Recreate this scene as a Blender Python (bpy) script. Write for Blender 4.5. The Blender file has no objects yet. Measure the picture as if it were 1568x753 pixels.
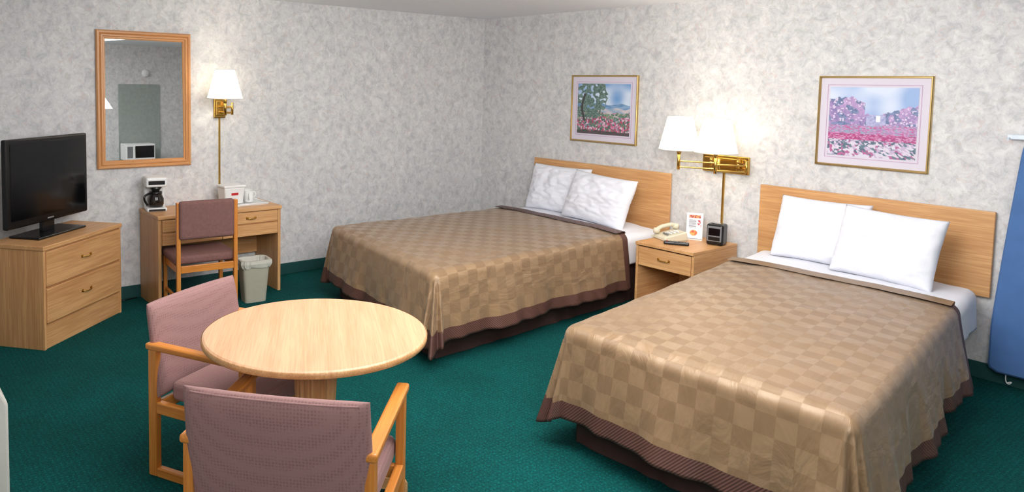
import bpy, bmesh, math, random
from mathutils import Vector, Matrix, noise
random.seed(4)
sc=bpy.context.scene
try:
    sc.view_settings.view_transform='Standard'
    sc.view_settings.look='None'
except Exception: pass
H=2.40
# ------------------------------------------------------------ materials
def L(r,g,b):
    def f(c):
        c/=255.0
        return c/12.92 if c<=.04045 else ((c+.055)/1.055)**2.4
    return (f(r),f(g),f(b),1)
def newmat(name):
    m=bpy.data.materials.new(name);m.use_nodes=True
    nt=m.node_tree;b=nt.nodes['Principled BSDF']
    return m,nt,b
def N(nt,t,**k):
    n=nt.nodes.new(t)
    for a,v in k.items(): setattr(n,a,v)
    return n
def ramp(nt,stops):
    r=N(nt,'ShaderNodeValToRGB')
    e=r.color_ramp.elements
    e[0].position,e[0].color=stops[0]
    e[1].position,e[1].color=stops[-1]
    for p,c in stops[1:-1]:
        x=e.new(p);x.color=c
    return r
def plain(name,col,rough=.5,metal=0,var=.06,scale=30,bump=0.0,coat=0,spec=None,emit=0,trans=0):
    m,nt,b=newmat(name)
    tc=N(nt,'ShaderNodeTexCoord');nz=N(nt,'ShaderNodeTexNoise')
    nz.inputs['Scale'].default_value=scale;nz.inputs['Detail'].default_value=4
    nt.links.new(tc.outputs['Object'],nz.inputs['Vector'])
    lo=tuple(max(0,c*(1-var)) for c in col[:3])+(1,);hi=tuple(min(1,c*(1+var)) for c in col[:3])+(1,)
    r=ramp(nt,[(.3,lo),(.7,hi)])
    nt.links.new(nz.outputs['Fac'],r.inputs['Fac']);nt.links.new(r.outputs['Color'],b.inputs['Base Color'])
    b.inputs['Roughness'].default_value=rough;b.inputs['Metallic'].default_value=metal
    b.inputs['Coat Weight'].default_value=coat
    if spec is not None: b.inputs['Specular IOR Level'].default_value=spec
    if trans: b.inputs['Transmission Weight'].default_value=trans
    if emit:
        b.inputs['Emission Color'].default_value=col;b.inputs['Emission Strength'].default_value=emit
    if bump:
        bp=N(nt,'ShaderNodeBump');bp.inputs['Strength'].default_value=bump;bp.inputs['Distance'].default_value=.004
        nt.links.new(nz.outputs['Fac'],bp.inputs['Height']);nt.links.new(bp.outputs['Normal'],b.inputs['Normal'])
    return m
def wood(name,light,dark,axis=0,rough=.42,fine=1.0):
    m,nt,b=newmat(name)
    tc=N(nt,'ShaderNodeTexCoord')
    def layer(across,along,detail,dist):
        mp=N(nt,'ShaderNodeMapping');s=[across]*3;s[axis]=along;mp.inputs['Scale'].default_value=s
        nz=N(nt,'ShaderNodeTexNoise');nz.inputs['Scale'].default_value=1;nz.inputs['Detail'].default_value=detail
        nz.inputs['Distortion'].default_value=dist
        nt.links.new(tc.outputs['Object'],mp.inputs['Vector']);nt.links.new(mp.outputs['Vector'],nz.inputs['Vector'])
        return nz
    a=layer(14,.9,3,1.2);c=layer(160*fine,5,3,.2)
    mx=N(nt,'ShaderNodeMix');mx.data_type='FLOAT';mx.inputs[0].default_value=.5
    nt.links.new(a.outputs['Fac'],mx.inputs[2]);nt.links.new(c.outputs['Fac'],mx.inputs[3])
    mid=tuple((x+y)/2 for x,y in zip(light,dark))
    r=ramp(nt,[(.36,dark),(.5,mid),(.6,light)])
    nt.links.new(mx.outputs[0],r.inputs['Fac']);nt.links.new(r.outputs['Color'],b.inputs['Base Color'])
    b.inputs['Roughness'].default_value=rough
    return m
OL,OD=L(216,167,114),L(188,135,85)
oak=[wood('oak_%d'%i,OL,OD,i) for i in range(3)]
tableoak=wood('oak_table',L(208,164,126),L(190,142,104),0,.4)
COL,COD=L(216,142,64),L(188,112,42)
cwood=[wood('chair_wood_%d'%i,COL,COD,i,.35) for i in range(3)]
MOL,MOD=L(216,158,102),L(190,130,78)
mwood=[wood('mirror_wood_%d'%i,MOL,MOD,i,.35) for i in range(3)]
brass=plain('brass',L(205,165,85),.22,1,.05)
gold=plain('gold_frame',L(196,168,110),.3,1,.05)
white=plain('white_plastic',L(230,230,228),.35,0,.02)
offw=plain('beige_plastic',L(216,208,184),.4,0,.02)
black=plain('black_plastic',L(14,14,16),.25,0,.1)
screen=plain('tv_screen_glass',L(6,6,9),.12,0,.05)
darkin=plain('dark_interior',L(40,30,22),.8)
linen=plain('white_linen',L(228,229,236),.85,0,.012,60,.12)
skirtm=plain('bed_skirt_brown',L(72,48,43),.75,0,.08,30)
binm=plain('greige_plastic',L(172,168,150),.5,0,.03)
liner=plain('bin_liner',L(198,196,184),.4,0,.05,40,.3)
bluem=plain('blue_cotton',L(74,112,166),.85,0,.06,14,.1)
glass=plain('carafe_glass',L(40,32,28),.05,0,.0,trans=.3)
chrome=plain('chrome',L(200,200,200),.15,1,.02)
teal=plain('teal_vinyl',L(8,68,66),.7,0,.1,60)
acm=plain('ac_ivory',L(206,204,194),.4,0,.02)
grey=plain('grey_plastic',L(120,120,122),.4)
red=plain('red_print',L(190,40,40),.5)
shadem,nt,b=newmat('lamp_shade_fabric')
b.inputs['Base Color'].default_value=(.92,.9,.85,1);b.inputs['Roughness'].default_value=.9
tr=N(nt,'ShaderNodeBsdfTranslucent');tr.inputs['Color'].default_value=(1,.96,.88,1)
em=N(nt,'ShaderNodeEmission');em.inputs['Color'].default_value=(1,.96,.88,1);em.inputs['Strength'].default_value=.42
wv=N(nt,'ShaderNodeTexNoise');wv.inputs['Scale'].default_value=120
bp=N(nt,'ShaderNodeBump');bp.inputs['Strength'].default_value=.1;nt.links.new(wv.outputs['Fac'],bp.inputs['Height']);nt.links.new(bp.outputs['Normal'],b.inputs['Normal'])
mxs=N(nt,'ShaderNodeMixShader');mxs.inputs[0].default_value=.45
ad=N(nt,'ShaderNodeAddShader')
nt.links.new(b.outputs[0],mxs.inputs[1]);nt.links.new(tr.outputs[0],mxs.inputs[2])
nt.links.new(mxs.outputs[0],ad.inputs[0]);nt.links.new(em.outputs[0],ad.inputs[1])
nt.links.new(ad.outputs[0],nt.nodes['Material Output'].inputs['Surface'])
mirm=plain('mirror_glass',(.96,.97,.97,1),.0,1,0)
def wallpaper():
    m,nt,b=newmat('wallpaper_mottled')
    tc=N(nt,'ShaderNodeTexCoord')
    def nz(s,d=6,dist=0,rg=.6):
        n=N(nt,'ShaderNodeTexNoise');n.inputs['Scale'].default_value=s;n.inputs['Detail'].default_value=d
        n.inputs['Distortion'].default_value=dist;n.inputs['Roughness'].default_value=rg
        nt.links.new(tc.outputs['Object'],n.inputs['Vector']);return n
    a=nz(15,10,.6,.74)
    r=ramp(nt,[(.37,L(184,185,187)),(.46,L(202,202,203)),(.54,L(212,211,210)),(.64,L(224,223,222))])
    nt.links.new(a.outputs['Fac'],r.inputs['Fac'])
    c=nz(24,5,1.0,.66)
    r2=ramp(nt,[(.54,(0,0,0,1)),(.64,(1,1,1,1))]);nt.links.new(c.outputs['Fac'],r2.inputs['Fac'])
    d=nz(7,3)
    r3=ramp(nt,[(.44,L(204,186,182)),(.56,L(184,187,178))]);nt.links.new(d.outputs['Fac'],r3.inputs['Fac'])
    mx=N(nt,'ShaderNodeMix');mx.data_type='RGBA'
    ml=N(nt,'ShaderNodeMath',operation='MULTIPLY');ml.inputs[1].default_value=.6
    nt.links.new(r2.outputs['Color'],ml.inputs[0]);nt.links.new(ml.outputs[0],mx.inputs[0])
    nt.links.new(r.outputs['Color'],mx.inputs[6]);nt.links.new(r3.outputs['Color'],mx.inputs[7])
    nt.links.new(mx.outputs[2],b.inputs['Base Color'])
    b.inputs['Roughness'].default_value=.6
    return m
wallm=wallpaper()
alcm=plain('alcove_shade_grey',L(150,158,152),.7,0,.08,20)  # shade of the unlit alcove put into the colour
def carpet():
    m,nt,b=newmat('teal_carpet')
    tc=N(nt,'ShaderNodeTexCoord')
    n1=N(nt,'ShaderNodeTexNoise');n1.inputs['Scale'].default_value=170;n1.inputs['Detail'].default_value=2
    n2=N(nt,'ShaderNodeTexNoise');n2.inputs['Scale'].default_value=3;n2.inputs['Detail'].default_value=4
    vo=N(nt,'ShaderNodeTexVoronoi');vo.inputs['Scale'].default_value=45;vo.inputs['Randomness'].default_value=.35
    for n in (n1,n2,vo): nt.links.new(tc.outputs['Object'],n.inputs['Vector'])
    r=ramp(nt,[(.3,L(0,54,52)),(.7,L(6,86,82))]);nt.links.new(n1.outputs['Fac'],r.inputs['Fac'])
    r2=ramp(nt,[(.3,(.85,.85,.85,1)),(.7,(1.1,1.1,1.1,1))]);nt.links.new(n2.outputs['Fac'],r2.inputs['Fac'])
    r3=ramp(nt,[(.1,(1.5,1.5,1.5,1)),(.35,(.9,.9,.9,1))]);nt.links.new(vo.outputs['Distance'],r3.inputs['Fac'])
    mx=N(nt,'ShaderNodeMix');mx.data_type='RGBA';mx.blend_type='MULTIPLY';mx.inputs[0].default_value=1
    mx2=N(nt,'ShaderNodeMix');mx2.data_type='RGBA';mx2.blend_type='MULTIPLY';mx2.inputs[0].default_value=1
    nt.links.new(r.outputs['Color'],mx.inputs[6]);nt.links.new(r2.outputs['Color'],mx.inputs[7])
    nt.links.new(mx.outputs[2],mx2.inputs[6]);nt.links.new(r3.outputs['Color'],mx2.inputs[7])
    nt.links.new(mx2.outputs[2],b.inputs['Base Color'])
    bp=N(nt,'ShaderNodeBump');bp.inputs['Strength'].default_value=.5;bp.inputs['Distance'].default_value=.006
    nt.links.new(n1.outputs['Fac'],bp.inputs['Height']);nt.links.new(bp.outputs['Normal'],b.inputs['Normal'])
    b.inputs['Roughness'].default_value=.95;b.inputs['Specular IOR Level'].default_value=.15
    return m
carpm=carpet()
ceilm=plain('popcorn_ceiling',L(240,241,245),.9,0,.03,90,.6)
def upholstery():
    m,nt,b=newmat('mauve_upholstery')
    tc=N(nt,'ShaderNodeTexCoord')
    vo=N(nt,'ShaderNodeTexVoronoi');vo.inputs['Scale'].default_value=95;vo.inputs['Randomness'].default_value=.2
    nt.links.new(tc.outputs['Object'],vo.inputs['Vector'])
    r=ramp(nt,[(.15,L(130,95,92)),(.5,L(150,113,109))]);nt.links.new(vo.outputs['Distance'],r.inputs['Fac'])
    nt.links.new(r.outputs['Color'],b.inputs['Base Color'])
    bp=N(nt,'ShaderNodeBump');bp.inputs['Strength'].default_value=.2;bp.inputs['Distance'].default_value=.002
    nt.links.new(vo.outputs['Distance'],bp.inputs['Height']);nt.links.new(bp.outputs['Normal'],b.inputs['Normal'])
    b.inputs['Roughness'].default_value=.85;b.inputs['Sheen Weight'].default_value=.05
    return m
uph=upholstery()
uph2=plain('plum_upholstery',L(118,82,77),.85,0,.1,60,.2)
def spread():
    m,nt,b=newmat('satin_checker_bedspread')
    uv=N(nt,'ShaderNodeUVMap');mp=N(nt,'ShaderNodeMapping');mp.inputs['Location'].default_value=(0,0,.04)
    ck=N(nt,'ShaderNodeTexChecker');ck.inputs['Scale'].default_value=1/.08
    ck.inputs['Color1'].default_value=L(143,115,85);ck.inputs['Color2'].default_value=L(128,101,73)
    nt.links.new(uv.outputs['UV'],mp.inputs['Vector']);nt.links.new(mp.outputs['Vector'],ck.inputs['Vector'])
    # slow variation in how strongly the woven squares show
    nl=N(nt,'ShaderNodeTexNoise');nl.inputs['Scale'].default_value=1.6;nl.inputs['Detail'].default_value=1
    nt.links.new(uv.outputs['UV'],nl.inputs['Vector'])
    mrl=N(nt,'ShaderNodeMapRange');mrl.inputs['From Min'].default_value=.35;mrl.inputs['From Max'].default_value=.6;mrl.inputs['To Min'].default_value=.25;mrl.inputs['To Max'].default_value=1
    nt.links.new(nl.outputs['Fac'],mrl.inputs['Value'])
    mxc=N(nt,'ShaderNodeMix');mxc.data_type='RGBA';mxc.inputs[6].default_value=L(136,108,79)
    nt.links.new(mrl.outputs[0],mxc.inputs[0]);nt.links.new(ck.outputs['Color'],mxc.inputs[7])
    nt.links.new(mxc.outputs[2],b.inputs['Base Color'])
    mr=N(nt,'ShaderNodeMapRange');mr.inputs['To Min'].default_value=.52;mr.inputs['To Max'].default_value=.36
    nt.links.new(ck.outputs['Fac'],mr.inputs['Value']);nt.links.new(mr.outputs[0],b.inputs['Roughness'])
    b.inputs['Specular IOR Level'].default_value=.8
    b.inputs['Specular Tint'].default_value=(1,.88,.72,1)
    b.inputs['Sheen Weight'].default_value=.1
    b.inputs['Anisotropic'].default_value=.6
    ml=N(nt,'ShaderNodeMath',operation='MULTIPLY');ml.inputs[1].default_value=.25
    nt.links.new(ck.outputs['Fac'],ml.inputs[0]);nt.links.new(ml.outputs[0],b.inputs['Anisotropic Rotation'])
    tn=N(nt,'ShaderNodeTangent');tn.direction_type='UV_MAP';tn.uv_map='UVMap';nt.links.new(tn.outputs[0],b.inputs['Tangent'])
    mp2=N(nt,'ShaderNodeMapping');mp2.inputs['Scale'].default_value=(5,2.4,1);nz2=N(nt,'ShaderNodeTexNoise');nz2.inputs['Scale'].default_value=1.5;nz2.inputs['Detail'].default_value=4;nz2.inputs['Distortion'].default_value=.8
    nt.links.new(uv.outputs['UV'],mp2.inputs['Vector']);nt.links.new(mp2.outputs['Vector'],nz2.inputs['Vector'])
    bp=N(nt,'ShaderNodeBump');bp.inputs['Strength'].default_value=.6;bp.inputs['Distance'].default_value=.025
    nt.links.new(nz2.outputs['Fac'],bp.inputs['Height']);nt.links.new(bp.outputs['Normal'],b.inputs['Normal'])
    return m
sprm=spread()
def band():
    m,nt,b=newmat('brown_pleated_band')
    uv=N(nt,'ShaderNodeUVMap')
    w=N(nt,'ShaderNodeTexWave');w.inputs['Scale'].default_value=40;w.inputs['Distortion'].default_value=.3;w.bands_direction='DIAGONAL'
    nt.links.new(uv.outputs['UV'],w.inputs['Vector'])
    r=ramp(nt,[(.2,L(80,50,43)),(.8,L(98,66,56))]);nt.links.new(w.outputs['Fac'],r.inputs['Fac'])
    nt.links.new(r.outputs['Color'],b.inputs['Base Color']);b.inputs['Roughness'].default_value=.5
    bp=N(nt,'ShaderNodeBump');bp.inputs['Strength'].default_value=.4;bp.inputs['Distance'].default_value=.004
    nt.links.new(w.outputs['Fac'],bp.inputs['Height']);nt.links.new(bp.outputs['Normal'],b.inputs['Normal'])
    return m
bandm=band()
def vcol(name,rough=.6):
    m,nt,b=newmat(name)
    a=N(nt,'ShaderNodeVertexColor');a.layer_name='Col'
    nt.links.new(a.outputs['Color'],b.inputs['Base Color']);b.inputs['Roughness'].default_value=rough
    return m
paintm=vcol('art_print',.35);printm=vcol('flyer_print',.3)
# ------------------------------------------------------------ helpers
def group(name,loc=(0,0,0),rz=0):
    e=bpy.data.objects.new(name,None);sc.collection.objects.link(e)
    e.location=loc;e.rotation_euler=(0,0,math.radians(rz));e.empty_display_size=.05
    return e
def obj(name,bm,mat,parent=None,loc=(0,0,0),rot=(0,0,0),smooth=False,mats=None):
    me=bpy.data.meshes.new(name);bm.to_mesh(me);bm.free()
    o=bpy.data.objects.new(name,me);sc.collection.objects.link(o)
    for mm in (mats or [mat]): me.materials.append(mm)
    if parent is not None:o.parent=parent
    o.location=loc;o.rotation_euler=[math.radians(a) for a in rot]
    if smooth:
        for p in me.polygons:p.use_smooth=True
    return o
def box(p,name,mat,b6,bev=.003,rot=(0,0,0),seg=2,smooth=False):
    x0,x1,y0,y1,z0,z1=b6
    bm=bmesh.new();bmesh.ops.create_cube(bm,size=1)
    s=(x1-x0,y1-y0,z1-z0)
    for v in bm.verts: v.co=Vector((v.co.x*s[0],v.co.y*s[1],v.co.z*s[2]))
    if bev>0:
        bmesh.ops.bevel(bm,geom=bm.edges[:],offset=min(bev,min(s)*.45),segments=seg,profile=.5,affect='EDGES')
    if isinstance(mat,list): mat=mat[max(range(3),key=lambda i:s[i])]
    return obj(name,bm,mat,p,((x0+x1)/2,(y0+y1)/2,(z0+z1)/2),rot,smooth)
def lathe(p,name,mat,prof,loc=(0,0,0),seg=40,rot=(0,0,0),smooth=True,flute=0,nfl=16):
    bm=bmesh.new();rings=[]
    for r,z in prof:
        if r<1e-5: rings.append([bm.verts.new((0,0,z))])
        else: rings.append([bm.verts.new(((r-flute*(.5+.5*math.cos(nfl*2*math.pi*i/seg)))*math.cos(2*math.pi*i/seg),(r-flute*(.5+.5*math.cos(nfl*2*math.pi*i/seg)))*math.sin(2*math.pi*i/seg),z)) for i in range(seg)])
    for a,b in zip(rings,rings[1:]):
        for i in range(seg):
            j=(i+1)%seg
            if len(a)==1 and len(b)==1: continue
            if len(a)==1: bm.faces.new((a[0],b[j],b[i]))
            elif len(b)==1: bm.faces.new((a[i],a[j],b[0]))
            else: bm.faces.new((a[i],a[j],b[j],b[i]))
    bmesh.ops.recalc_face_normals(bm,faces=bm.faces[:])
    return obj(name,bm,mat,p,loc,rot,smooth)
def tube(p,name,mat,pts,r,smoothc=False,closed=False):
    cu=bpy.data.curves.new(name,'CURVE');cu.dimensions='3D';cu.bevel_depth=r;cu.bevel_resolution=4;cu.use_fill_caps=True
    sp=cu.splines.new('NURBS' if smoothc else 'POLY');sp.points.add(len(pts)-1)
    for q,v in zip(sp.points,pts): q.co=(*v,1)
    if smoothc: sp.use_endpoint_u=True;sp.order_u=3
    sp.use_cyclic_u=closed
    tmp=bpy.data.objects.new(name,cu);sc.collection.objects.link(tmp)
    dg=bpy.context.evaluated_depsgraph_get();me=bpy.data.meshes.new_from_object(tmp.evaluated_get(dg))
    bpy.data.objects.remove(tmp);o=bpy.data.objects.new(name,me);sc.collection.objects.link(o)
    me.materials.clear();me.materials.append(mat)
    for f in me.polygons:f.use_smooth=True
    if p is not None:o.parent=p
    return o
def frame(p,name,mat,w,h,prof,loc=(0,0,0)):
    bm=bmesh.new();rings=[]
    for i,d in prof:
        a,b=w/2-i,h/2-i
        rings.append([bm.verts.new(c) for c in ((-a,-d,-b),(a,-d,-b),(a,-d,b),(-a,-d,b))])
    for r0,r1 in zip(rings,rings[1:]):
        for k in range(4): bm.faces.new((r0[k],r0[(k+1)%4],r1[(k+1)%4],r1[k]))
    bmesh.ops.recalc_face_normals(bm,faces=bm.faces[:])
    o=obj(name,bm,None,p,loc,mats=mat if isinstance(mat,list) else [mat])
    if isinstance(mat,list):
        for f in o.data.polygons:
            f.material_index=0 if (f.index%4) in (0,2) else 1
    return o
def picgrid(p,name,mat,w,h,fn,loc,n=150,rot=(0,0,0)):
    m=int(n*h/w);bm=bmesh.new();lay=bm.verts.layers.float_color.new('Col')
    g=[[None]*(m+1) for _ in range(n+1)]
    for i in range(n+1):
        for j in range(m+1):
            v=bm.verts.new((w*(i/n-.5),0,h*(j/m-.5)));v[lay]=fn(i/n,j/m);g[i][j]=v
    for i in range(n):
        for j in range(m): bm.faces.new((g[i][j],g[i+1][j],g[i+1][j+1],g[i][j+1]))
    return obj(name,bm,mat,p,loc,rot)
def mixc(a,b,t): t=max(0,min(1,t));return tuple(x*(1-t)+y*t for x,y in zip(a,b))
def nf(x,y,s,o=0): return noise.noise(Vector((x*s+o,y*s,o*1.7)))
# ------------------------------------------------------------ room
XR,YF=7.2,-5.75
def slab(name,mat,b): return box(None,name,mat,b,0)
slab('floor',carpm,(0,XR,YF,0,-.1,0))
slab('ceiling',ceilm,(-.1,XR+.1,YF-.1,.1,H,H+.1))
slab('wall_left',wallm,(-.1,0,YF-.1,.1,-.1,H))
slab('wall_back',wallm,(0,XR,0,.1,-.1,H))
slab('wall_right',wallm,(XR,XR+.1,YF-.1,.1,-.1,H))
slab('wall_front',wallm,(0,XR,YF-.1,YF,-.1,H))
box(None,'baseboard_left',teal,(0,.012,YF,0,0,.1),.004)
box(None,'baseboard_back',teal,(.012,XR,-.012,0,0,.1),.004)
box(None,'baseboard_right',teal,(XR-.012,XR,YF,-.012,0,.1),.004)
# ------------------------------------------------------------ beds
def make_bed(quad,t0,seed,flare,cuffm):
    HL,HR,FR,FL=[Vector(q) for q in quad]
    W=(HR-HL).length;Ln=((FL-HL).length+(FR-HR).length)/2
    def Q(s,t):
        u=s/W;v=t/Ln
        return (HL*(1-u)*(1-v)+HR*u*(1-v)+FR*u*v+FL*(1-u)*v)
    e=group('bed')
    ZT=.555
    bm=bmesh.new();ins=.07;pts=[]
    def addline(a,b,n):
        for i in range(n): pts.append((a[0]+(b[0]-a[0])*i/n,a[1]+(b[1]-a[1])*i/n))
    addline((ins,.03),(ins,Ln-ins),150);addline((ins,Ln-ins),(W-ins,Ln-ins),110);addline((W-ins,Ln-ins),(W-ins,.03),150);addline((W-ins,.03),(ins,.03),20)
    cen=(W/2,Ln/2);rings=[]
    for k,z in enumerate((0.004,.1,.2,.3)):
        ring=[]
        for i,(s,t) in enumerate(pts):
            a=(.006*(1-k/4))*math.sin(i*.35+2*math.sin(i*.13))
            ds=(s-cen[0]);dt=(t-cen[1]);l=math.hypot(ds,dt)
            q=Q(s+ds/l*a,t+dt/l*a);ring.append(bm.verts.new((q.x,q.y,z)))
        rings.append(ring)
    for a,b in zip(rings,rings[1:]):
        for i in range(len(pts)):
            j=(i+1)%len(pts);bm.faces.new((a[i],a[j],b[j],b[i]))
    bm.faces.new(rings[-1])
    obj('bed_skirt',bm,skirtm,e,smooth=True)
    bm=bmesh.new()
    vs=[]
    for z in (.3,ZT-.02):
        for s,t in ((.03,.02),(W-.03,.02),(W-.03,Ln-.05),(.03,Ln-.05)):
            q=Q(s,t);vs.append(bm.verts.new((q.x,q.y,z)))
    for f in ((3,2,1,0),(4,5,6,7),(0,1,5,4),(1,2,6,5),(2,3,7,6),(3,0,4,7)): bm.faces.new([vs[i] for i in f])
    bmesh.ops.bevel(bm,geom=bm.edges[:],offset=.04,segments=4,profile=.5,affect='EDGES')
    obj('mattress_sheet',bm,linen,e,smooth=True)
    def cloth(name,mats,tA,d,foot,zt,bandw,headband,flare,amp,tend=None):
        r=.06;nS=140;nT=180
        bm=bmesh.new();uvl=bm.loops.layers.uv.new('UVMap')
        tB=Ln+d if foot else tend;g=[];info={}
        for i in range(nS+1):
            row=[]
            s=-d+(W+2*d)*i/nS
            for j in range(nT+1):
                t=tA+(tB-tA)*j/nT
                sx=(s-(W-r)) if s>W-r else (s-r if s<r else 0)
                ty=(t-(Ln-r)) if (foot and t>Ln-r) else 0
                e0=math.hypot(sx,ty);dm=d+r
                bs=min(max(s,r),W-r);bt=min(t,Ln-r) if foot else t
                if e0>1e-6:
                    nx,ny=sx/e0,ty/e0
                    mxx=max(abs(nx),abs(ny));sin2=2*abs(nx*ny)
                    ee=e0*mxx*(1+.12*sin2*sin2)
                else: nx=ny=0;ee=0;sin2=0
                if ee<r*math.pi/2:
                    out=r*math.sin(ee/r);dn=r*(1-math.cos(ee/r))
                else:
                    k=ee-r*math.pi/2;out=r+flare*k;dn=r+k*.985
                    arc=(bt*1.0+bs*1.0)+math.atan2(abs(ny),abs(nx)+1e-9)*.25
                    fr=dn/d
                    out+=amp*fr*fr*(math.sin(arc*8+seed)+.5*math.sin(arc*19+seed*2)+.25*math.sin(arc*41+seed*3))*.5
                    out+=.035*fr*sin2*math.cos(math.atan2(abs(ny),abs(nx)+1e-9)*4*3)*(-1)
                q=Q(bs+nx*out,bt+ny*out)
                z=zt-dn+.007*nf(s,t,4,seed)+.003*nf(s*1.6,t,9,seed+3)
                if ee==0: z+=.012*min(1,(bs-r)/.25,(W-r-bs)/.25)
                v=bm.verts.new((q.x,q.y,max(z,.012)));row.append(v)
                info[v]=(s,t,ee/dm)
            g.append(row)
        for i in range(nS):
            for j in range(nT):
                f=bm.faces.new((g[i][j],g[i][j+1],g[i+1][j+1],g[i+1][j]))
                for lp in f.loops: lp[uvl].uv=(info[lp.vert][0]+2,info[lp.vert][1]+2)
                m=sum(info[v][2] for v in f.verts)/4
                tt=sum(info[v][1] for v in f.verts)/4
                if len(mats)>1 and (m*(d+r)>(d+r)-bandw or (tt<tA+headband and m*(d+r)>.02)): f.material_index=1
        o=obj(name,bm,None,e,smooth=True,mats=mats)
        sm=o.modifiers.new('thick','SOLIDIFY');sm.thickness=.006;sm.offset=-1
        return o
    cloth('top_sheet',[linen],.06,.20,False,ZT-.004,0,0,.03,.01,t0+.12)
    cloth('bedspread',[sprm,bandm],t0,.40,True,ZT+.02,.075,.07,flare,.04)
    bm=bmesh.new();uvl=bm.loops.layers.uv.new('UVMap');g=[]
    for i in range(61):
        s=.03+(W-.06)*i/60;row=[]
        for k in range(13):
            a=math.pi*k/12
            t=t0+.01-.018*math.sin(a);z=ZT+.022+.012*math.cos(a)+.003*nf(s,0,6,seed)+.01*min(1,(s)/.25,(W-s)/.25)
            q=Q(s,t+(.10 if k==0 else 0));row.append(bm.verts.new((q.x,q.y,z-(.004 if k==0 else 0))))
        g.append(row)
    for i in range(60):
        for k in range(12):
            f=bm.faces.new((g[i][k],g[i+1][k],g[i+1][k+1],g[i][k+1]))
            for lp in f.loops: lp[uvl].uv=(lp.vert.co.x,lp.vert.co.y)
    obj('spread_cuff',bm,cuffm,e,smooth=True)
    return e
cuff2=plain('satin_cuff',L(136,108,79),.45,0,.05,20,spec=.6)
make_bed([(.86,-.06),(2.30,-.06),(2.46,-2.62),(.80,-2.36)],.50,1.3,.16,bandm)
make_bed([(3.12,-.06),(4.44,-.06),(4.84,-2.68),(3.54,-2.72)],.62,4.1,.18,cuff2)
def headboard(x0,x1):
    e=group('headboard',((x0+x1)/2,0,0));w=(x1-x0)/2
    box(e,'panel',oak,(-w,w,-.035,-.012,.50,1.012),.004)
    box(e,'wall_cleat',oak,(-w*.8,w*.8,-.012,0,.7,.8),.001)
headboard(.80,2.32);headboard(3.073,4.488)
def pillow(loc,w,h,T,rx,rz,seed,ry=0):
    bm=bmesh.new();n=48
    for sgn in (1,-1):
        g=[]
        for i in range(n+1):
            row=[]
            for j in range(n+1):
                u=2*i/n-1;v=2*j/n-1
                k=max(0,(1-abs(u)**3.6)*(1-abs(v)**3.2))**.5
                x=w/2*u*(1-.035*(1-v*v)*abs(u));y=h/2*v*(1-.05*(1-u*u)*abs(v))
                z=sgn*T/2*k
                wr=(nf(u,v,2.2,seed)*.024+nf(u*1.3,v*2,4,seed+2)*.016+nf(u+v*.5,v,9,seed+5)*.005)*k
                row.append(bm.verts.new((x,y,z+wr)))
            g.append(row)
        for i in range(n):
            for j in range(n):
                q=(g[i][j],g[i+1][j],g[i+1][j+1],g[i][j+1]);bm.faces.new(q if sgn>0 else q[::-1])
    bmesh.ops.remove_doubles(bm,verts=bm.verts[:],dist=.0005)
    return obj('pillow',bm,linen,None,loc,(rx,ry,rz),True)
pillow((1.25,-.19,.765),.66,.44,.17,72,3,1)
pillow((1.83,-.33,.76),.66,.43,.18,68,-1,5,3)
pillow((3.58,-.20,.765),.58,.44,.17,70,1,9)
pillow((4.035,-.33,.76),.58,.44,.18,69,-2,14,2)
# ------------------------------------------------------------ nightstand
def handle(p,loc,w=.09):
    x,y,z=loc
    tube(p,'handle',brass,[(x-w/2,y,z),(x-w/2,y-.012,z),(x-w/4,y-.022,z-.004),(x+w/4,y-.022,z-.004),(x+w/2,y-.012,z),(x+w/2,y,z)],.004,True)
    for s in (-1,1): box(p,'handle_plate',brass,(x+s*w/2-.009,x+s*w/2+.009,y-.004,y,z-.009,z+.009),.002)
NZ=.54
ns=group('nightstand',(2.672,-.03,0));w=.245
box(ns,'top',oak,(-w,w,-.59,0,NZ-.025,NZ),.004)
for s in (-1,1): box(ns,'side_panel',oak,(s*w-(.02 if s>0 else 0),s*w+(.02 if s<0 else 0),-.575,-.005,0,NZ-.025),.002)
box(ns,'back_panel',oak,(-w+.02,w-.02,-.02,-.008,.05,NZ-.025),.001)
box(ns,'drawer_front',oak,(-w+.024,w-.024,-.578,-.558,NZ-.18,NZ-.035),.004)
box(ns,'drawer_body',darkin,(-w+.025,w-.025,-.558,-.03,NZ-.17,NZ-.03),.001)
box(ns,'lower_shelf',oak,(-w+.02,w-.02,-.54,-.02,.06,.08),.002)
handle(ns,(0,-.578,NZ-.105))
ph=group('telephone',(2.535,-.33,NZ),-25)
bm=bmesh.new()
vs=[bm.verts.new(c) for c in ((-.09,-.1,0),(.09,-.1,0),(.09,.1,0),(-.09,.1,0),(-.085,-.095,.03),(.085,-.095,.03),(.085,.09,.07),(-.085,.09,.07))]
for f in ((3,2,1,0),(4,5,6,7),(0,1,5,4),(1,2,6,5),(2,3,7,6),(3,0,4,7)): bm.faces.new([vs[i] for i in f])
bmesh.ops.bevel(bm,geom=bm.edges[:],offset=.01,segments=3,profile=.5,affect='EDGES')
obj('base',bm,offw,ph,smooth=False)
hs=[(-.055,-.095,.055),(-.058,-.06,.085),(-.058,.0,.098),(-.058,.055,.105),(-.055,.085,.09)]
tube(ph,'handset_grip',offw,hs,.016,True)
lathe(ph,'handset_mouth',offw,[(0,-.02),(.024,-.02),(.028,0),(.02,.018),(0,.02)],(-.057,-.085,.062),20)
lathe(ph,'handset_ear',offw,[(0,-.02),(.024,-.02),(.028,0),(.02,.018),(0,.02)],(-.057,.08,.092),20)
for i in range(3):
    for j in range(4): box(ph,'key',grey if j==0 else white,(-.01+i*.024,.006+i*.024,-.06+j*.03,-.045+j*.03,.042+j*.006,.053+j*.006),.002)
cp=[]
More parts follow.
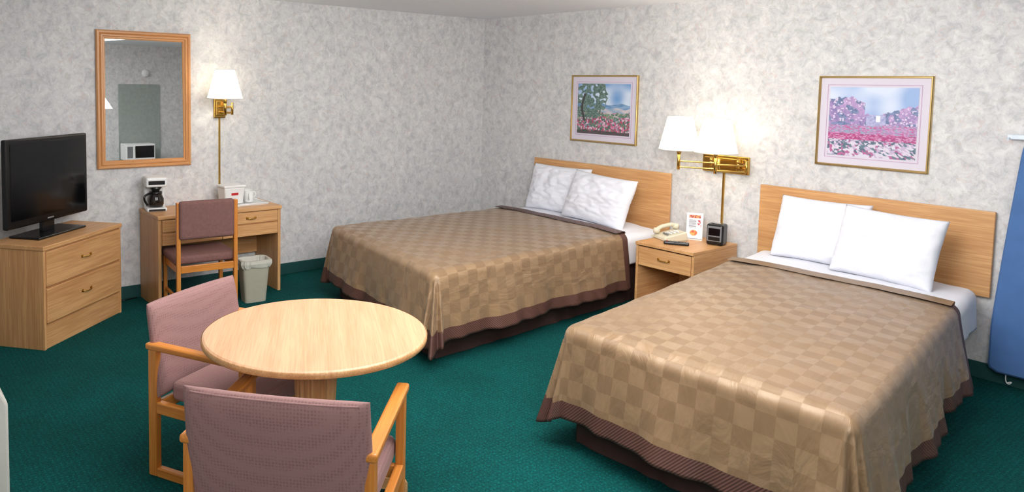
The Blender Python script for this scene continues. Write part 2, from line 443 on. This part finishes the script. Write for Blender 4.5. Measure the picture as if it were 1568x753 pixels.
for i in range(90):
    t=i/89;cp.append((-.06-.03*math.sin(t*math.pi)+.006*math.cos(i*1.3),-.11-.03*math.sin(t*6)+t*.14,.012+.006*math.sin(i*1.3)))
tube(ph,'coiled_cord',offw,cp,.0025)
rm=group('remote_control',(2.685,-.475,NZ),-58)
box(rm,'body',black,(-.024,.024,-.09,.09,0,.024),.008,seg=3)
for i in range(3):
    for j in range(6): box(rm,'button',grey if j else red,(-.018+i*.013,-.009+i*.013,-.07+j*.024,-.062+j*.024,.022,.027),.001)
fl=group('tabletop_flyer',(2.64,-.17,NZ),28)
def flyer(u,v):
    c=(.88,.88,.9,1)
    if .08<v<.36 and .1<u<.9:
        c=mixc(L(200,60,40),L(240,190,90),.5+nf(u,v,9,3)) if (u-.45)**2*2+(v-.22)**2*9<.12 else c
    if .82<v<.95 and .12<u<.88: c=L(160,40,45) if nf(u,v,14,1)>-.1 else L(240,150,60)
    if .42<v<.78 and .12<u<.6 and int(v*44)%2==0: c=L(110,110,120)
    if .45<v<.75 and .66<u<.92: c=L(190,50,60) if nf(u,v,8,7)>0 else c
    return c
picgrid(fl,'flyer_sheet',printm,.115,.19,flyer,(0,-.0065,.105),50,(-8,0,0))
box(fl,'acrylic_back',white,(-.06,.06,-.004,.0,.01,.205),.001,(-8,0,0))
box(fl,'acrylic_foot',white,(-.06,.06,-.04,.03,0,.006),.001)
rd=group('alarm_clock_radio',(2.845,-.20,NZ),12)
box(rd,'body',black,(-.062,.062,-.055,.055,0,.16),.018,seg=4,smooth=False)
box(rd,'front_bezel',grey,(-.052,.052,-.06,-.052,.03,.145),.006)
box(rd,'display',plain('clock_display',L(20,10,12),.1),(-.042,.042,-.064,-.058,.075,.13),.002)
box(rd,'speaker',black,(-.042,.042,-.063,-.058,.038,.066),.002)
box(rd,'snooze_bar',chrome,(-.03,.03,-.03,.0,.159,.167),.003)
# ------------------------------------------------------------ double swing lamp
bulbm=plain('bulb_glass',(1,.9,.75,1),.3,emit=4)
def shade(p,loc,r1=.155,r0=.098,h=.25):
    lathe(p,'lamp_shade',shadem,[(r1,0),(r0,h)],loc,48)
    x,y,z=loc
    tube(p,'shade_ring_low',white,[(x+r1*math.cos(a*.2618),y+r1*math.sin(a*.2618),z) for a in range(24)],.003,closed=True)
    tube(p,'shade_ring_top',white,[(x+r0*math.cos(a*.2618),y+r0*math.sin(a*.2618),z+h) for a in range(24)],.003,closed=True)
    lathe(p,'socket',brass,[(0,-.045),(.01,-.045),(.016,-.03),(.016,.05),(0,.05)],(x,y,z),20)
    lathe(p,'bulb',bulbm,[(0,.05),(.014,.05),(.03,.09),(.028,.115),(0,.13)],(x,y,z),20)
def bulb(name,loc,pw):
    l=bpy.data.lights.new(name,'POINT');l.energy=pw;l.color=(1,.90,.74);l.shadow_soft_size=.04
    o=bpy.data.objects.new(name,l);o.location=loc;sc.collection.objects.link(o);return o
dl=group('double_wall_lamp',(2.78,0,0))
box(dl,'backplate',brass,(-.19,.19,-.02,0,1.065,1.20),.006)
box(dl,'backplate_rim',brass,(-.17,.17,-.03,-.02,1.085,1.18),.006)
for sx,ax in ((-.22,-.10),(.085,.12)):
    x=sx
    for dz in (0,.045):
        tube(dl,'arm_rear',brass,[(ax,-.02,1.11+dz),(ax,-.06,1.11+dz),(ax+.13,-.16,1.11+dz)],.006)
        tube(dl,'arm_front',brass,[(ax+.13,-.16,1.105+dz),(x,-.30,1.105+dz)],.006)
    lathe(dl,'arm_pivot',brass,[(0,0),(.011,0),(.011,.10),(0,.10)],(ax+.13,-.16,1.085),16)
    lathe(dl,'arm_pivot_front',brass,[(0,0),(.012,0),(.012,.13),(0,.13)],(x,-.30,1.085),16)
    lathe(dl,'arm_mount',brass,[(0,0),(.014,0),(.014,.10),(0,.10)],(ax,-.045,1.085),16)
    shade(dl,(x,-.30,1.24),.15,.092)
    o=bulb('lamp_bulb',(x,-.30,1.37),6.5);o.parent=dl
box(dl,'cord_cover',brass,(-.02,-.005,-.014,0,.55,1.065),.002)
# ------------------------------------------------------------ single wall lamp
wl=group('wall_lamp',(0,-2.95,0),90)
box(wl,'backplate',brass,(-.05,.05,-.02,0,1.40,1.56),.006)
box(wl,'backplate_rim',brass,(-.035,.035,-.03,-.02,1.42,1.54),.006)
for dz in (0,.045):
    tube(wl,'arm_rear',brass,[(0,-.02,1.45+dz),(0,-.05,1.45+dz),(.06,-.13,1.45+dz)],.005)
    tube(wl,'arm_front',brass,[(.06,-.13,1.445+dz),(-.04,-.22,1.445+dz)],.005)
lathe(wl,'arm_pivot',brass,[(0,0),(.01,0),(.01,.1),(0,.1)],(.06,-.13,1.43),16)
lathe(wl,'arm_pivot_front',brass,[(0,0),(.012,0),(.012,.13),(0,.13)],(-.04,-.22,1.43),16)
shade(wl,(-.04,-.22,1.565),.14,.075,.23)
box(wl,'cord_cover',brass,(-.006,.008,-.012,0,.75,1.40),.002)
o=bulb('lamp_bulb',(-.04,-.22,1.70),5.5);o.parent=wl
# ------------------------------------------------------------ mirror
mr=group('wall_mirror',(.004,-3.558,1.548),90)
frame(mr,'frame',mwood[:1]+mwood[2:],.72,1.046,[(0,0),(0,.022),(.008,.03),(.02,.03),(.026,.024),(.034,.032),(.044,.032),(.05,.022),(.058,.022),(.066,.012)])
bm=bmesh.new()
tg=math.tan(math.radians(.45))
vs=[bm.verts.new((x,-.014+z*tg,z)) for x,z in ((-.30,-.46),(.30,-.46),(.30,.46),(-.30,.46))];bm.faces.new(vs)
obj('glass',bm,mirm,mr)
# ------------------------------------------------------------ pictures
def picture(x0,x1,z0,z1,fn):
    e=group('framed_picture',((x0+x1)/2,0,(z0+z1)/2));w,h=x1-x0,z1-z0
    frame(e,'frame',gold,w,h,[(0,0),(0,.02),(.004,.024),(.010,.024),(.015,.014)])
    box(e,'mat_board',plain('mat_board',L(210,204,216),.6,0,.01),(-w/2+.012,w/2-.012,-.012,-.002,-h/2+.012,h/2-.012),0)
    frame(e,'mat_line',plain('mat_line',L(190,156,186),.6),w-.116,h-.116,[(0,.012),(0,.0135),(.004,.0135),(.004,.012)])
    picgrid(e,'art_print',paintm,w-.15,h-.15,fn,(0,-.0135,0),210)
def daub(u,v,sc_,o,asp=1.0):
    x=u*sc_+nf(u,v,sc_*.8,o)*.8;y=v*sc_*asp+nf(u,v,sc_*.8,o+7)*.8
    return (math.sin(math.floor(x)*127.1+math.floor(y)*311.7+o*17.3)*43758.5453)%1
def p1(u,v):
    c=mixc(L(206,220,236),L(112,156,208),(v-.45)*1.5+nf(u,v,5,2)*.8)
    if v<.60+.03*nf(u,0,5,5): c=mixc(L(92,134,180),L(136,168,200),.5+nf(u,v*3,10,8))
    if v<.52+.04*nf(u,0,6,9):
        c=mixc(L(206,194,196),L(136,164,190),.5+nf(u,v*2,9,11)*1.4)
    if v<.42+.05*nf(u,0,7,12)+.06*abs(u-.5):
        d=daub(u,v,46,3,.8);c=[L(96,130,108),L(128,150,126),L(196,142,164),L(188,178,182),L(78,110,98)][int(d*5)%5]
    if v<.28+.08*nf(u,0,5,4)+.08*u:
        d=daub(u,v,40,14,.8)
        c=[L(186,84,116),L(202,132,160),L(98,126,104),L(212,184,202),L(164,66,100),L(78,106,98),L(122,140,152)][int(d*7)%7]
    if v<.07+.03*nf(u,0,9,3): c=mixc(L(54,82,70),L(104,72,88),daub(u,v,50,2))
    d=math.hypot((u-.16)*.95,(v-.72)*.95)+.10*nf(u,v,6,21)
    if d<.40 and nf(u,v,16,6)>-.24: c=mixc(L(60,86,82),L(122,148,140),daub(u,v,60,30))
    if abs(u-.12-.03*math.sin(v*9))<.02 and .25<v<.8: c=L(66,64,66)
    return c
def p2(u,v):
    c=mixc(L(208,218,236),L(148,174,216),.5+nf(u,v,4,2))
    edge=(.86-.25*abs(u-.18)) if u<.42 else (.60+.03*math.sin(u*20) if u<.62 else .62+.36*(u-.6))
    ed=edge+.05*nf(u,0,9,7)+.03*nf(u,0,24,9)
    if v<ed:
        q=daub(u,v,44,4,.8)*.5+.5*(.5+nf(u,v,7,4))
        c=mixc(L(122,114,164),L(196,162,204),q)
        if nf(u,v,10,17)<-.12: c=mixc(L(96,112,146),L(128,140,178),daub(u,v,40,6))
        if daub(u,v,60,12)>.86: c=L(212,198,220)
    if .44<u<.66 and .42<v<.60+.03*nf(u,0,12,1): c=mixc(L(186,184,216),L(144,150,192),daub(u,v,50,3))
    if .51<v<.60 and .55<u<.60: c=L(232,230,236)
    if v<.46+.03*nf(u,0,6,2):
        q=(.46-v)/.46;d=daub(u,v,48-16*q,8,1.5 if q<.5 else .9)
        if q<.28: c=[L(168,132,178),L(190,150,190),L(146,160,182),L(182,100,148)][int(d*4)%4]
        elif q<.48: c=[L(178,78,132),L(190,108,152),L(160,72,122),L(198,150,186)][int(d*4)%4]
        else: c=[L(210,206,220),L(174,104,148),L(102,124,138),L(190,172,200),L(86,106,124),L(212,204,218)][int(d*6)%6]
    return c
picture(1.229,1.958,1.209,1.813,p1)
picture(3.442,4.125,1.198,1.809,p2)
# ------------------------------------------------------------ desk
DH=.705
dk=group('writing_desk',(.015,-3.10,0),90)
box(dk,'top',oak,(-.51,.50,-.44,0,DH-.028,DH),.004)
for x0_ in (-.505,.47): box(dk,'side_panel',oak,(x0_,x0_+.025,-.425,0,0,DH-.028),.003)
box(dk,'apron',oak,(-.48,.47,-.415,-.40,DH-.225,DH-.03),.002)
for a,b_ in ((-.475,-.01),(-.004,.465)):
    box(dk,'drawer_front',oak,(a,b_,-.432,-.415,DH-.125,DH-.035),.004)
    box(dk,'drawer_front_low',oak,(a,b_,-.432,-.415,DH-.225,DH-.135),.004)
    handle(dk,((a+b_)/2,-.432,DH-.08),.07)
box(dk,'modesty_panel',oak,(-.48,.47,-.03,-.015,.25,DH-.03),.002)
cm=group('coffee_maker',(.15,-3.53,DH),80)
box(cm,'base',white,(-.075,.075,-.11,.09,0,.03),.012,seg=3)
box(cm,'water_tank',white,(-.075,.075,.02,.09,.02,.25),.012,seg=3)
box(cm,'brew_head',white,(-.078,.078,-.09,.092,.185,.26),.015,seg=3)
box(cm,'control_strip',black,(-.06,.06,-.113,-.108,.006,.022),.002)
box(cm,'head_strip',black,(-.06,.06,-.093,-.088,.205,.235),.002)
lathe(cm,'filter_cone',black,[(.025,0),(.05,.035),(0,.036)],(0,-.03,.15),24)
lathe(cm,'carafe',glass,[(0,0),(.052,0),(.06,.02),(.06,.06),(.042,.1),(.045,.11),(0,.112)],(0,-.03,.032),32)
lathe(cm,'carafe_band',black,[(.043,.095),(.047,.095),(.048,.115),(0,.12)],(0,-.03,.032),32)
tube(cm,'carafe_handle',black,[(-.04,-.05,.135),(-.085,-.085,.135),(-.095,-.09,.09),(-.065,-.07,.05)],.008,True)
ty=group('serving_tray',(.22,-2.87,DH),90)
box(ty,'tray_plate',white,(-.18,.20,-.13,.13,.0,.008),.003)
tube(ty,'tray_rim',white,[(-.18,-.13,.012),(.20,-.13,.012),(.20,.13,.012),(-.18,.13,.012)],.006,closed=True)
ib=group('ice_bucket',(.22,-2.94,DH+.010),92)
bm=bmesh.new();bmesh.ops.create_cube(bm,size=1)
for v in bm.verts:
    k=1.0 if v.co.z>0 else .86
    v.co=Vector((v.co.x*.18*k,v.co.y*.15*k,v.co.z*.14+.07))
bmesh.ops.bevel(bm,geom=bm.edges[:],offset=.014,segments=3,profile=.5,affect='EDGES')
obj('bucket',bm,white,ib)
box(ib,'lid',white,(-.095,.095,-.08,.08,.135,.155),.008,seg=3)
box(ib,'label',red,(-.03,.03,-.0725,-.068,.075,.095),.001,(4,0,0))
def cup(loc,rz):
    g=group('coffee_mug',loc,rz)
    lathe(g,'cup',white,[(0,0),(.032,0),(.038,.01),(.04,.095),(.036,.095),(.034,.012),(0,.01)],(0,0,0),28)
    tube(g,'cup_handle',white,[(.038,0,.075),(.062,0,.072),(.064,0,.035),(.038,0,.025)],.006,True)
cup((.23,-2.79,DH+.010),-20);cup((.14,-2.755,DH+.010),60)
# ------------------------------------------------------------ desk chair (forward = local +y)
dc=group('desk_chair',(.60,-3.35,0),84)
for s in (-1,1):
    box(dc,'rear_post',cwood,(s*.205-.014,s*.205+.014,-.215,-.18,0,.85),.004)
    box(dc,'front_leg',cwood,(s*.21-.014,s*.21+.014,.165,.20,0,.40),.004)
    box(dc,'side_rail',cwood,(s*.205-.011,s*.205+.011,-.18,.165,.345,.395),.003)
    box(dc,'side_stretcher',cwood,(s*.205-.009,s*.205+.009,-.18,.165,.14,.165),.003)
box(dc,'rear_rail',cwood,(-.19,.19,-.21,-.188,.345,.395),.003)
box(dc,'front_rail',cwood,(-.19,.19,.17,.192,.345,.395),.003)
box(dc,'seat_cushion',uph2,(-.23,.23,-.178,.23,.398,.458),.022,seg=4)
box(dc,'back_pad',uph2,(-.205,.19,-.238,-.188,.585,.86),.022,seg=4)
# ------------------------------------------------------------ waste bin
wb=group('waste_bin',(.58,-2.91,0),84)
HB=.325
bm=bmesh.new();ringsz=[(0,.085,.065),(HB-.025,.11,.088),(HB-.015,.118,.095),(HB,.118,.095),(HB,.108,.085),(.02,.082,.062)]
rr=[]
for z,a,b_ in ringsz:
    ring=[]
    for k in range(32):
        t=2*math.pi*k/32;c,s=math.cos(t),math.sin(t);pw=.35
        ring.append(bm.verts.new((a*math.copysign(abs(c)**pw,c),b_*math.copysign(abs(s)**pw,s),z)))
    rr.append(ring)
for a,b_ in zip(rr,rr[1:]):
    for k in range(32): bm.faces.new((a[k],a[(k+1)%32],b_[(k+1)%32],b_[k]))
bm.faces.new(rr[0]);bm.faces.new(rr[-1])
bmesh.ops.recalc_face_normals(bm,faces=bm.faces[:])
obj('bin_body',bm,binm,wb)
bm=bmesh.new();rr=[]
for z,g in ((HB-.05,.006),(HB-.02,.013),(HB+.006,.011),(HB+.006,-.006),(HB-.09,-.02)):
    ring=[]
    for k in range(64):
        t=2*math.pi*k/64;c,s=math.cos(t),math.sin(t);pw=.35
        w_=.003*math.sin(k*2.3)+.003*math.sin(k*1.1)
        ring.append(bm.verts.new(((.11+g+w_)*math.copysign(abs(c)**pw,c),(.088+g+w_)*math.copysign(abs(s)**pw,s),z+(w_*2 if z<HB-.04 else 0))))
    rr.append(ring)
for a,b_ in zip(rr,rr[1:]):
    for k in range(64): bm.faces.new((a[k],a[(k+1)%64],b_[(k+1)%64],b_[k]))
obj('bin_liner',bm,liner,wb)
# ------------------------------------------------------------ dresser (diagonal)
rz=math.degrees(math.atan2(-.62,.54))
dcx,dcy=.60,-4.15
dr=group('dresser',(dcx,dcy,0),rz+180)
DD=.41;w=.41
box(dr,'carcass',oak,(-w+.002,w-.002,.012,DD,.06,.632),.002)
box(dr,'top',oak,(-w-.006,w+.006,-.008,DD,.632,.66),.004)
for s in (-1,1): box(dr,'side_panel',oak,(s*w-(.02 if s>0 else 0),s*w+(.02 if s<0 else 0),0,DD,0,.632),.002)
box(dr,'plinth',oak,(-w+.02,w-.02,.008,.03,0,.15),.002)
box(dr,'drawer_upper',oak,(-w+.022,w-.022,-.008,.012,.40,.622),.005)
box(dr,'drawer_lower',oak,(-w+.022,w-.022,-.008,.012,.165,.387),.005)
handle(dr,(0,-.008,.52));handle(dr,(0,-.008,.285))
tv=group('television',(.42,-4.34,.66),rz+180)
box(tv,'bezel',black,(-.40,.40,-.02,.02,.085,.655),.012,seg=3)
box(tv,'screen',screen,(-.365,.365,-.0225,-.018,.135,.625),.001)
box(tv,'rear_housing',black,(-.33,.33,.018,.06,.12,.58),.02,seg=3)
box(tv,'logo',grey,(-.03,.03,-.0225,-.019,.102,.112),.001)
box(tv,'neck',black,(-.06,.06,-.005,.025,.015,.12),.006)
box(tv,'foot_plate',black,(-.24,.24,-.12,.11,0,.016),.008,seg=3)
# ------------------------------------------------------------ round table
TX,TY=3.33,-3.93
tb=group('round_table',(TX,TY,0),-30)
lathe(tb,'table_top',tableoak,[(0,.69),(.432,.69),(.44,.695),(.442,.705),(.44,.716),(.432,.72),(0,.72)],(0,0,0),96,smooth=False)
lathe(tb,'edge_band',oak[0],[(.4415,.694),(.4445,.697),(.4445,.714),(.4415,.717)],(0,0,0),96)
lathe(tb,'pedestal_cap',oak[2],[(0,.69),(.17,.69),(.17,.665),(.10,.655),(.09,.64),(0,.64)],(0,0,0),40)
lathe(tb,'pedestal_column',oak[2],[(0,.64),(.088,.64),(.085,.50),(.078,.38),(.078,.36)],(0,0,0),160,flute=.008,nfl=20)
lathe(tb,'pedestal_base',oak[2],[(.08,.37),(.10,.36),(.10,.33),(.075,.30),(.07,.26),(.085,.19),(.09,.12),(.09,.06),(0,.06)],(0,0,0),40)
for k in range(4):
    a=k*90+10
    bm=bmesh.new()
    pts=[(.05,.19),(.16,.15),(.27,.085),(.36,.065),(.385,.045),(.385,.0),(.32,.0),(.30,.03),(.18,.06),(.05,.07)]
    f1=[bm.verts.new((x,-.03,z)) for x,z in pts];f2=[bm.verts.new((x,.03,z)) for x,z in pts]
    bm.faces.new(f1);bm.faces.new(f2[::-1])
    for i in range(len(pts)):
        j=(i+1)%len(pts);bm.faces.new((f1[j],f1[i],f2[i],f2[j]))
    bmesh.ops.recalc_face_normals(bm,faces=bm.faces[:])
    obj('foot_%d'%(k+1),bm,oak[0],tb,rot=(0,0,a))
# ------------------------------------------------------------ armchairs
def armchair(loc,face,hw,dz=0):
    e=group('armchair',loc,face-90)
    for s in (-1,1):
        x=s*hw
        a,b_=x-.016,x+.016
        box(e,'rear_post',cwood,(a,b_,-.28,-.235,.0,.55+dz),.005)
        box(e,'front_post',cwood,(a,b_,.205,.25,.0,.55+dz),.005)
        box(e,'floor_runner',cwood,(a,b_,-.235,.205,.0,.04),.005)
        box(e,'armrest',cwood,(x-.024,x+.024,-.29,.262,.55+dz,.578+dz),.009,seg=3)
        box(e,'seat_side_rail',cwood,(a,b_,-.235,.205,.28,.33),.005)
    q=hw-.016
    box(e,'front_rail',cwood,(-q,q,.19,.215,.28,.33),.005)
    box(e,'rear_rail',cwood,(-q,q,-.255,-.23,.28,.33),.005)
    box(e,'seat_cushion',uph,(-q+.004,q-.004,-.19,.26,.33,.42),.03,seg=5,smooth=False)
    bm=bmesh.new()
    def P(u,v,sd):
        x=(hw+.012)*u*(1-.03*v);z=.35+(.39+dz)*v
        y=-.245-.07*v+.018*(u*u)
        th=.034*(max(0,1-abs(u)**8)**.5)*(max(0,1-abs(2*v-1)**8)**.5)
        return Vector((x,y+sd*th,z))
    n=28
    for sd in (1,-1):
        g=[[bm.verts.new(P(math.sin((2*i/n-1)*math.pi/2),.5+.5*math.sin((2*j/n-1)*math.pi/2),sd)) for j in range(n+1)] for i in range(n+1)]
        for i in range(n):
            for j in range(n):
                q=(g[i][j],g[i+1][j],g[i+1][j+1],g[i][j+1]);bm.faces.new(q[::-1] if sd>0 else q)
    bmesh.ops.remove_doubles(bm,verts=bm.verts[:],dist=.0004)
    bmesh.ops.recalc_face_normals(bm,faces=bm.faces[:])
    obj('back_pad',bm,uph,e,smooth=True)
    # welt seam along the top of the pad
    tube(e,'back_pad_welt',uph,[(P(u/10,.985,-1)+Vector((0,-.002,-.004)))[:] for u in range(-9,10)],.0035)
    return e
def place(rc,face):
    a=math.radians(face);return (rc[0]+.30*math.cos(a),rc[1]+.30*math.sin(a),0)
armchair(place((2.57,-4.15),27),27,.28,.005)
armchair(place((3.91,-4.405),133),133,.29,.035)
# ------------------------------------------------------------ ironing board
ir=group('ironing_board',(4.735,0,0))
bm=bmesh.new();out=[]
for k in range(80):
    t=k/79;z=.085+1.47*t
    wd=.218-.10*max(0,(t-.18)/.82)**1.15
    if t<.03: wd*=.80+.20*math.sqrt(max(0,1-((.03-t)/.03)**2))
    if t>.86: wd*=math.sqrt(max(0,1-((t-.86)/.14)**2.4))
    out.append((wd,z))
pts=[(-w_,z) for w_,z in out]+[(w_,z) for w_,z in out[::-1]]
rings=[]
for y,k in ((-.05,.97),(-.055,1),(-.085,1),(-.095,.95)):
    rings.append([bm.verts.new((x*k,y,.8+(z-.8)*(1-(1-k)*.3))) for x,z in pts])
for a,b_ in zip(rings,rings[1:]):
    for i in range(len(pts)):
        j=(i+1)%len(pts);bm.faces.new((a[i],a[j],b_[j],b_[i]))
bm.faces.new(rings[0]);bm.faces.new(rings[-1])
bmesh.ops.remove_doubles(bm,verts=bm.verts[:],dist=.0005)
bmesh.ops.recalc_face_normals(bm,faces=bm.faces[:])
obj('padded_cover',bm,bluem,ir)
for s in (-1,1): tube(ir,'folded_leg',white,[(s*.05,-.03,.25),(s*.06,-.03,1.2)],.01)
tube(ir,'leg_foot_bar',white,[(-.14,-.03,.25),(.14,-.03,.25)],.01)
tube(ir,'draw_cord',white,[(-.13,-.07,.11),(-.14,-.06,.05),(-.12,-.06,.02),(-.10,-.06,.05),(-.13,-.06,.03)],.003,True)
hk=group('wall_hook_rack',(4.70,0,1.46))
hwm=plain('hook_white',L(215,226,238),.3)
box(hk,'rail',hwm,(-.18,.25,-.06,-.03,-.014,.014),.005)
box(hk,'mount_plate',hwm,(-.03,.03,-.03,0,-.03,.03),.003)
tube(hk,'peg',hwm,[(-.17,-.045,0),(-.17,-.08,-.015)],.006)
tube(hk,'peg_2',hwm,[(.2,-.045,0),(.2,-.09,0)],.006)
# ------------------------------------------------------------ PTAC unit
ac=group('air_conditioner',(1.50,-4.92,0))
bm=bmesh.new()
prof=[(0,0),(0,.40),(-.10,.62),(-.80,.62),(-.80,0)]
A=[bm.verts.new((0,y,z)) for y,z in prof];B=[bm.verts.new((1.1,y,z)) for y,z in prof]
bm.faces.new(A);bm.faces.new(B[::-1])
for i in range(5):
    j=(i+1)%5;bm.faces.new((A[j],A[i],B[i],B[j]))
bmesh.ops.recalc_face_normals(bm,faces=bm.faces[:])
bmesh.ops.bevel(bm,geom=bm.edges[:],offset=.012,segments=3,profile=.5,affect='EDGES')
obj('cabinet',bm,acm,ac)
for i in range(8): box(ac,'grille_slat',acm,(.05,1.05,-.002,.006,.05+i*.04,.070+i*.04),.002)
for i in range(12): box(ac,'end_louver',grey,(1.098,1.103,-.7,-.1,.06+i*.026,.070+i*.026),.001)
# ------------------------------------------------------------ seen in the mirror
fr=group('mini_fridge',(6.90,-1.47,0),-90)
box(fr,'cabinet',white,(-.24,.24,-.20,.24,.02,.46),.008)
box(fr,'door',white,(-.24,.24,-.245,-.205,.02,.46),.01,seg=3)
box(fr,'door_handle',grey,(-.2,.2,-.252,-.24,.43,.45),.003)
for s in (-1,1):
    for t in (-1,1): box(fr,'foot',black,(s*.2-.02,s*.2+.02,t*.18-.02,t*.18+.02,0,.02),.002)
mw=group('microwave_oven',(6.93,-1.52,.46),-90)
box(mw,'cabinet',white,(-.24,.24,-.15,.18,.01,.28),.008)
box(mw,'door_window',black,(-.22,.09,-.155,-.148,.05,.25),.01)
box(mw,'keypad',grey,(.13,.22,-.155,-.148,.05,.24),.003)
box(mw,'door_handle',white,(.10,.115,-.175,-.15,.05,.25),.004)
for s in (-1,1): box(mw,'foot',black,(s*.2-.02,s*.2+.02,-.13,.15,0,.012),.002)
box(None,'alcove_shade_panel',alcm,(XR-.02,XR-.001,-1.76,-1.06,.1,1.74),.004)  # thin panel in place of an opening, its shade painted in
sd=group('smoke_detector',(XR,-1.30,1.93))
lathe(sd,'housing',white,[(0,0),(.065,0),(.065,.02),(.05,.035),(0,.04)],(0,0,0),32,(0,-90,0))
cord=group('extension_cable')
tube(cord,'cable',black,[(.03,-3.80,.006),(.06,-3.76,.006),(.05,-3.70,.006),(.03,-3.64,.006)],.004,True)
# ------------------------------------------------------------ lights
def area(name,loc,size,pw,target,col=(1,1,1)):
    l=bpy.data.lights.new(name,'AREA');l.energy=pw;l.shape='RECTANGLE';l.size,l.size_y=size;l.color=col
    o=bpy.data.objects.new(name,l);o.location=loc
    o.rotation_euler=(Vector(target)-Vector(loc)).to_track_quat('-Z','Y').to_euler();sc.collection.objects.link(o)
area('ceiling_soft_light',(3.3,-2.9,2.37),(3.0,2.2),88,(3.2,-2.8,0),(1,.985,.97))
area('flash_bounce_light',(6.3,-5.1,2.25),(1.2,.9),52,(1.2,-1.4,1.3),(.98,.985,1))
area('flash_uplight',(4.2,-3.4,1.95),(1.4,1.4),92,(3.0,-2.2,3.2),(1,.99,.98))
area('mirror_wall_fill',(5.9,-3.6,2.37),(.8,.8),26,(6.9,-1.6,.8),(1,.97,.93))  # added fill, brightens the right wall that the mirror reflects
w=bpy.data.worlds.new('World');sc.world=w;w.use_nodes=True
w.node_tree.nodes['Background'].inputs[0].default_value=(.9,.95,1,1);w.node_tree.nodes['Background'].inputs[1].default_value=.3
# ------------------------------------------------------------ camera
f,yaw,pit,rol=1872,.646,.074,.017
F=Vector((-math.cos(yaw)*math.cos(pit),math.sin(yaw)*math.cos(pit),-math.sin(pit)))
R=F.cross(Vector((0,0,1))).normalized();U=R.cross(F)
R,U=R*math.cos(rol)+U*math.sin(rol),-R*math.sin(rol)+U*math.cos(rol)
cd=bpy.data.cameras.new('camera');cam=bpy.data.objects.new('camera',cd);sc.collection.objects.link(cam)
M=Matrix(((R.x,U.x,-F.x,5.870),(R.y,U.y,-F.y,-5.392),(R.z,U.z,-F.z,1.702),(0,0,0,1)))
cam.matrix_world=M
cd.sensor_width=36;cd.lens=f/2576*36;cd.shift_x=257/2576;cd.shift_y=-267/2576;cd.clip_start=.05
sc.camera=cam
